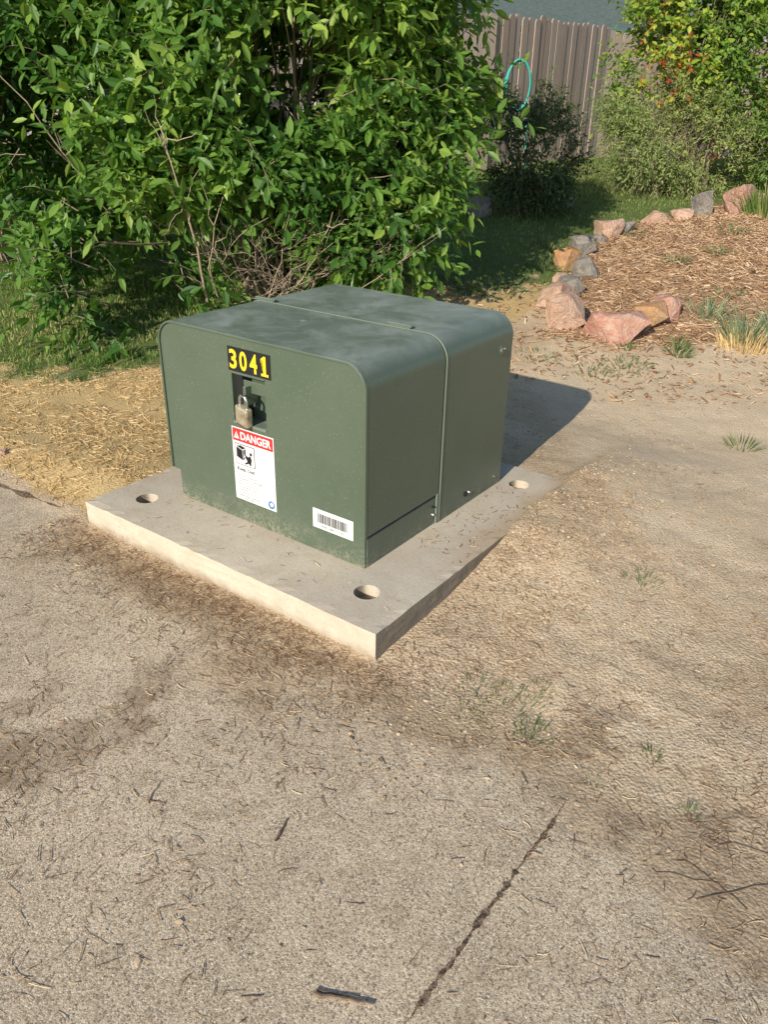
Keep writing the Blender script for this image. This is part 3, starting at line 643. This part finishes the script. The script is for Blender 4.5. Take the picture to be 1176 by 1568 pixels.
th=np.linspace(0,math.pi,14); sh=[(-.020,0,.028),(-.020,0,.058)]+[(-.020*math.cos(a),0,.058+.020*math.sin(a)) for a in th[1:-1]]+[(.020,0,.058),(.020,0,.028)]
V,Fq=tubes([(np.array(sh),[.0052]*len(sh))],12); fastmesh('lock_shackle',V,Fq,plain('shackle_steel',(.7,.7,.68),.3,1.,.1,80),smooth=True,parent=PL)
box('lock_bumper',-.029,.029,-.0155,.0155,-.043,-.038,plain('lock_base',(.25,.2,.13),.5,.7),PL,.002)

white=plain('sticker_white',(.74,.74,.72),.45,var=.05); red=plain('sticker_red',(.60,.03,.03),.45,var=.06); black=plain('sticker_black',(.012,.012,.014),.45); yellow=plain('sticker_yellow',(.85,.62,.02),.45,var=.04); blue=plain('sticker_blue',(.02,.16,.42),.45); greyt=plain('sticker_print',(.10,.10,.10),.6)
def sheet(name,x0,x1,z0,z1,y,mat):
    return fastmesh(name,[(x0,y,z0),(x1,y,z0),(x1,y,z1),(x0,y,z1)],[(0,1,2,3)],mat,parent=XF)
def poly(name,pts,y,mat):
    bm=bmesh.new(); bm.faces.new([bm.verts.new((p[0],y,p[1])) for p in pts]); bmesh.ops.triangulate(bm,faces=bm.faces)
    me=bpy.data.meshes.new(name); bm.to_mesh(me); bm.free(); me.materials.append(mat); ob=bpy.data.objects.new(name,me); COL.objects.link(ob); ob.parent=XF; return ob
def text(name,s,x0,x1,z0,z1,y,mat,off=0.):
    cu=bpy.data.curves.new('t','FONT'); cu.body=s; cu.offset=off; cu.resolution_u=4; o=bpy.data.objects.new('t',cu); COL.objects.link(o)
    bpy.context.view_layer.update(); dg=bpy.context.evaluated_depsgraph_get(); me=bpy.data.meshes.new_from_object(o.evaluated_get(dg)); bpy.data.objects.remove(o)
    n=len(me.vertices); co=np.empty(n*3,np.float32); me.vertices.foreach_get('co',co); co=co.reshape(-1,3)
    mn=co.min(0);mx=co.max(0); q=np.stack([x0+(co[:,0]-mn[0])/(mx[0]-mn[0])*(x1-x0),np.full(n,y),z0+(co[:,1]-mn[1])/(mx[1]-mn[1])*(z1-z0)],1)
    me.vertices.foreach_set('co',q.astype(np.float32).ravel()); me.materials.clear(); me.materials.append(mat); me.update()
    o=bpy.data.objects.new(name,me); COL.objects.link(o); o.parent=XF; return o
Y0=.281
sheet('number_plate',-.873,-.667,.700,.787,Y0-.0012,black)
for i,ch in enumerate('304'):
    a=-.864+i*.0495; w=.036
    text('digit_'+ch,ch,a,a+w,.709,.778,Y0-.0024,yellow,.024)
poly('digit_1',[(-.700,.709),(-.688,.709),(-.688,.778),(-.698,.778),(-.712,.767),(-.712,.756),(-.700,.762)],Y0-.0024,yellow); sheet('digit_1_foot',-.711,-.677,.709,.718,Y0-.0030,yellow)
sheet('danger_label',-.880,-.670,.200,.490,Y0-.0012,white)
sheet('danger_header',-.876,-.674,.437,.486,Y0-.0020,red)
text('danger_word','DANGER',-.835,-.682,.446,.477,Y0-.0028,white,.03)
poly('danger_triangle',[(-.869,.447),(-.842,.447),(-.8555,.475)],Y0-.0028,white); sheet('danger_mark',-.857,-.854,.453,.466,Y0-.0034,red)
sheet('picto_frame',-.868,-.768,.345,.428,Y0-.0020,greyt); sheet('picto_field',-.865,-.771,.348,.425,Y0-.0026,white)
poly('picto_cabinet',[(-.86,.375),(-.83,.365),(-.83,.405),(-.86,.414)],Y0-.0032,black); poly('picto_cabinet_side',[(-.828,.365),(-.812,.378),(-.812,.415),(-.828,.405)],Y0-.0032,greyt)
poly('picto_cabinet_top',[(-.859,.417),(-.829,.408),(-.812,.418),(-.838,.423)],Y0-.0032,black)
poly('picto_person',[(-.815,.352),(-.80,.36),(-.79,.352),(-.785,.356),(-.793,.368),(-.783,.378),(-.79,.392),(-.80,.385),(-.818,.392),(-.82,.388),(-.802,.376),(-.805,.366),(-.82,.356)],Y0-.0038,black)
poly('picto_head',[(-.786+.0065*math.cos(a*.5236),.399+.0065*math.sin(a*.5236)) for a in range(12)],Y0-.0038,black)
poly('picto_spark',[(-.826,.395),(-.812,.385),(-.818,.383),(-.806,.372),(-.824,.381),(-.818,.385)],Y0-.0044,white)
text('keep_out','Keep Out!',-.862,-.772,.316,.335,Y0-.0020,black,.012)
lines=['Hazardous voltage inside.','Can shock burn or cause death.','Keep away from this box.','If open or unlocked call','your local power company','immediately. Call before','you dig. Stay clear of the','cabinet doors at all times.']
for i,s in enumerate(lines):
    z=.303-i*.0115; text('small_print',s,-.862,-.862+.0042*len(s),z-.0065,z,Y0-.0020,greyt)
poly('utility_logo',[(-.695+.016*math.cos(a*.3927),.222+.016*math.sin(a*.3927)) for a in range(16)],Y0-.0020,blue); poly('logo_inner',[(-.695+.009*math.cos(a*.3927)+.002,.224+.009*math.sin(a*.3927)) for a in range(16)],Y0-.0026,white)
text('logo_print','call 811',-.855,-.76,.206,.212,Y0-.0020,greyt)
sheet('barcode_label',-.493,-.311,.203,.278,Y0-.0012,white)
R=random.Random(4); xx=-.470
while xx<-.336:
    w=R.choice([.0015,.0022,.0035,.0045]); sheet('barcode_bar',xx,xx+w,.226,.262,Y0-.0020,black); xx+=w+R.choice([.0015,.0025,.0035])
text('barcode_digits','3041 8827 105',-.455,-.35,.211,.219,Y0-.0020,greyt)

# ---------------- fence ----------------
fm=NT('fence_wood'); wv=fm.n.new('ShaderNodeMapping'); wv.inputs['Scale'].default_value=(6,6,.6); fm.l.new(fm.vec,wv.inputs[0])
fc=fm.mix(fm.noise(4,6,.7,vec=wv.outputs[0]),(.26,.205,.165),(.56,.455,.37)); fc=fm.mix(fm.mr(fm.attr('rnd','Fac'),0,1,0,.6),fc,(.32,.22,.165)); fm=fm.fin(fc,.9,fm.bump(fm.noise(30,4,vec=wv.outputs[0]),.5,.01))
FE=empty('wooden_fence')
def fence(pts,h):
    V=[];Fl=[];rn=[]; 
    for (p,q) in zip(pts[:-1],pts[1:]):
        p=np.array(p);q=np.array(q); L=np.linalg.norm(q-p); d=(q-p)/L; nn=np.array([d[1],-d[0]]); s=0
        while s<L:
            w=.130+.01*rng.random(); c=p+d*s; e=p+d*(s+w); z0=float(H(c[0],c[1],False))-.03; zt=z0+h+rng.normal(0,.018); off=nn*rng.normal(0,.008)
            th=.02
            a0=c+off;a1=e+off; b0=a0-nn*th;b1=a1-nn*th; i0=len(V)
            ear=.03; a0i=a0+d*ear;a1i=a1-d*ear;b0i=b0+d*ear;b1i=b1-d*ear
            for g,gi0,g1,gi1 in ((a0,a0i,a1,a1i),(b0,b0i,b1,b1i)):
                V+= [(*g,z0),(*g1,z0),(*g1,zt-ear),(*gi1,zt),(*gi0,zt),(*g,zt-ear)]
            Fs=[(0,1,2,5),(5,2,3,4),(7,6,11,8),(8,11,10,9),(0,5,11,6),(1,7,8,2),(2,8,9,3),(3,9,10,4),(4,10,11,5)]
            Fl+=[tuple(i0+k for k in f) for f in Fs]; rn+=[rng.random()]*12
            s+=w+.014
    fastmesh('pickets',V,Fl,fm,{'rnd':('FLOAT',rn)},parent=FE)
    rails=[]
    for (p,q) in zip(pts[:-1],pts[1:]):
        p=np.array(p);q=np.array(q);L=np.linalg.norm(q-p); d=(q-p)/L; nn=np.array([d[1],-d[0]])
        for zz in (.3,1.0,1.65):
            T=np.linspace(0,1,12); c=p[None]+(q-p)[None]*T[:,None]-nn*.05; rails.append((np.c_[c,H(c[:,0],c[:,1],False)+zz],[.035]*12))
    V,Fq=tubes(rails,4); fastmesh('rails',V,Fq,fm,{'rnd':('FLOAT',np.full(len(V),.5))},parent=FE)
fence([(-1.5,9.6),(1.2,11.45),(3.3,13.9),(5.6,15.3),(9.5,16.9)],1.82)
th=np.linspace(0,2*math.pi*1.0,40); hp=[]
for kk in range(3):
    hp.append((np.stack([1.50+(.14+.008*kk)*np.cos(th),10.6+.02*kk+0*th,1.88+(.27-.01*kk)*np.sin(th)],1),[.011]*40))
hp.append((np.array([[1.62,10.62,1.7],[1.66,10.62,1.2],[1.7,10.6,.82]]),[.011]*3))
V,Fq=tubes(hp,8); fastmesh('garden_hose',V,Fq,plain('hose_teal',(.04,.42,.34),.4),smooth=True)

# ---------------- houses ----------------
def house(name,x0,x1,y0,y1,zb,zt,wallm,roofm,fascm,over=.5,rise=1.5,rot=0,windows=()):
    e=empty(name)
    box('walls',x0,x1,y0,y1,zb-.3,zt,wallm,e)
    bm=bmesh.new(); a=x0-over;b=x1+over;c=y0-over;d=y1+over;m=(c+d)/2; z=zt+.005
    P=[(a,c,z),(b,c,z),(b,d,z),(a,d,z),(a,m,z+rise),(b,m,z+rise)]; v=[bm.verts.new(p) for p in P]
    for f in ((0,1,5,4),(2,3,4,5),(1,2,5),(3,0,4),(3,2,1,0)): bm.faces.new([v[k] for k in f])
    addobj('roof',bm,roofm,e)
    box('fascia',a-.02,b+.02,c-.04,c-.003,z-.16,z+.06,fascm,e)
    box('gutter',a,b,c-.14,c-.043,z-.10,z+.02,fascm,e,.02)
    for (wx,wz,ww,wh) in windows:
        box('window_frame',wx-ww/2-.08,wx+ww/2+.08,y0-.04,y0+.02,wz-.08,wz+wh+.08,white,e); box('window_glass',wx-ww/2,wx+ww/2,y0-.05,y0-.041,wz,wz+wh,plain('glass_dark',(.03,.04,.05),.08),e)
    return e
def siding(name,c1):
    t=NT(name); b=t.n.new('ShaderNodeTexWave'); b.bands_direction='Z'; b.inputs['Scale'].default_value=1.3; b.wave_profile='SAW'; t.l.new(t.vec,b.inputs[0])
    return t.fin(t.mix(t.noise(3),c1,tuple(q*.85 for q in c1)),.8,t.bump(b.outputs['Fac'],.5,.02))
roofm=plain('shingles',(.09,.12,.11),.95,var=.5,scale=12); greenf=plain('green_fascia',(.05,.13,.10),.5)
house('neighbour_house',0.5,5.6,19,25,1.0,3.15,siding('siding_sage',(.24,.28,.26)),roofm,greenf,.5,1.6,windows=[(2.5,1.9,1.0,.9)])
house('grey_house',6.6,14,18.4,26,1.0,6.2,siding('siding_grey',(.42,.45,.52)),roofm,white,.5,1.8,windows=[(9.5,2.3,1.2,1.0),(12,4.4,1.0,1.0)])
st=NT('stone_veneer'); br=st.n.new('ShaderNodeTexBrick'); br.inputs['Scale'].default_value=2.2; br.inputs['Color1'].default_value=(.26,.22,.18,1); br.inputs['Color2'].default_value=(.38,.33,.28,1); br.inputs['Mortar'].default_value=(.2,.19,.18,1); br.inputs['Mortar Size'].default_value=.02
mp=st.n.new('ShaderNodeMapping'); mp.inputs['Rotation'].default_value=(math.radians(90),0,0); st.l.new(st.vec,mp.inputs[0]); st.l.new(mp.outputs[0],br.inputs[0]); stm=st.fin(br.outputs[0],.9,st.bump(st.noise(12,5),.5,.03))
hs=house('stone_house',-15,-5.1,15,23,1.0,3.9,stm,roofm,white,.4,1.8,windows=[(-7.5,1.6,2.2,.7)])
box('garage_door',-11.9,-9.2,14.95,14.99,1.0,3.2,white,hs)

# ---------------- world, sun, camera ----------------
el=math.radians(25.5); az=math.radians(28.5)
W=bpy.data.worlds.new('World'); S.world=W; W.use_nodes=True
nt=W.node_tree; bg=nt.nodes['Background']; sky=nt.nodes.new('ShaderNodeTexSky'); sky.sky_type='NISHITA'; sky.sun_disc=False; sky.sun_elevation=el; sky.sun_rotation=math.pi+az; sky.altitude=1600
nt.links.new(sky.outputs[0],bg.inputs[0]); bg.inputs[1].default_value=.15
sl=bpy.data.lights.new('sun','SUN'); sl.energy=5; sl.angle=math.radians(.5); sl.color=(1,.93,.80)
so=bpy.data.objects.new('sun',sl); COL.objects.link(so); so.location=(-5,-10,8)
so.rotation_euler=Vector((math.cos(el)*math.sin(az),math.cos(el)*math.cos(az),-math.sin(el))).to_track_quat('-Z','Y').to_euler()
cd=bpy.data.cameras.new('camera'); co=bpy.data.objects.new('camera',cd); COL.objects.link(co); S.camera=co
cd.sensor_width=36; cd.lens=27.3; cd.clip_end=600; cd.clip_start=.05
co.matrix_world=Matrix.Translation((0,0,1.5))@Matrix.Rotation(math.radians(63.1),4,'X')@Matrix.Rotation(math.radians(1.22),4,'Z')
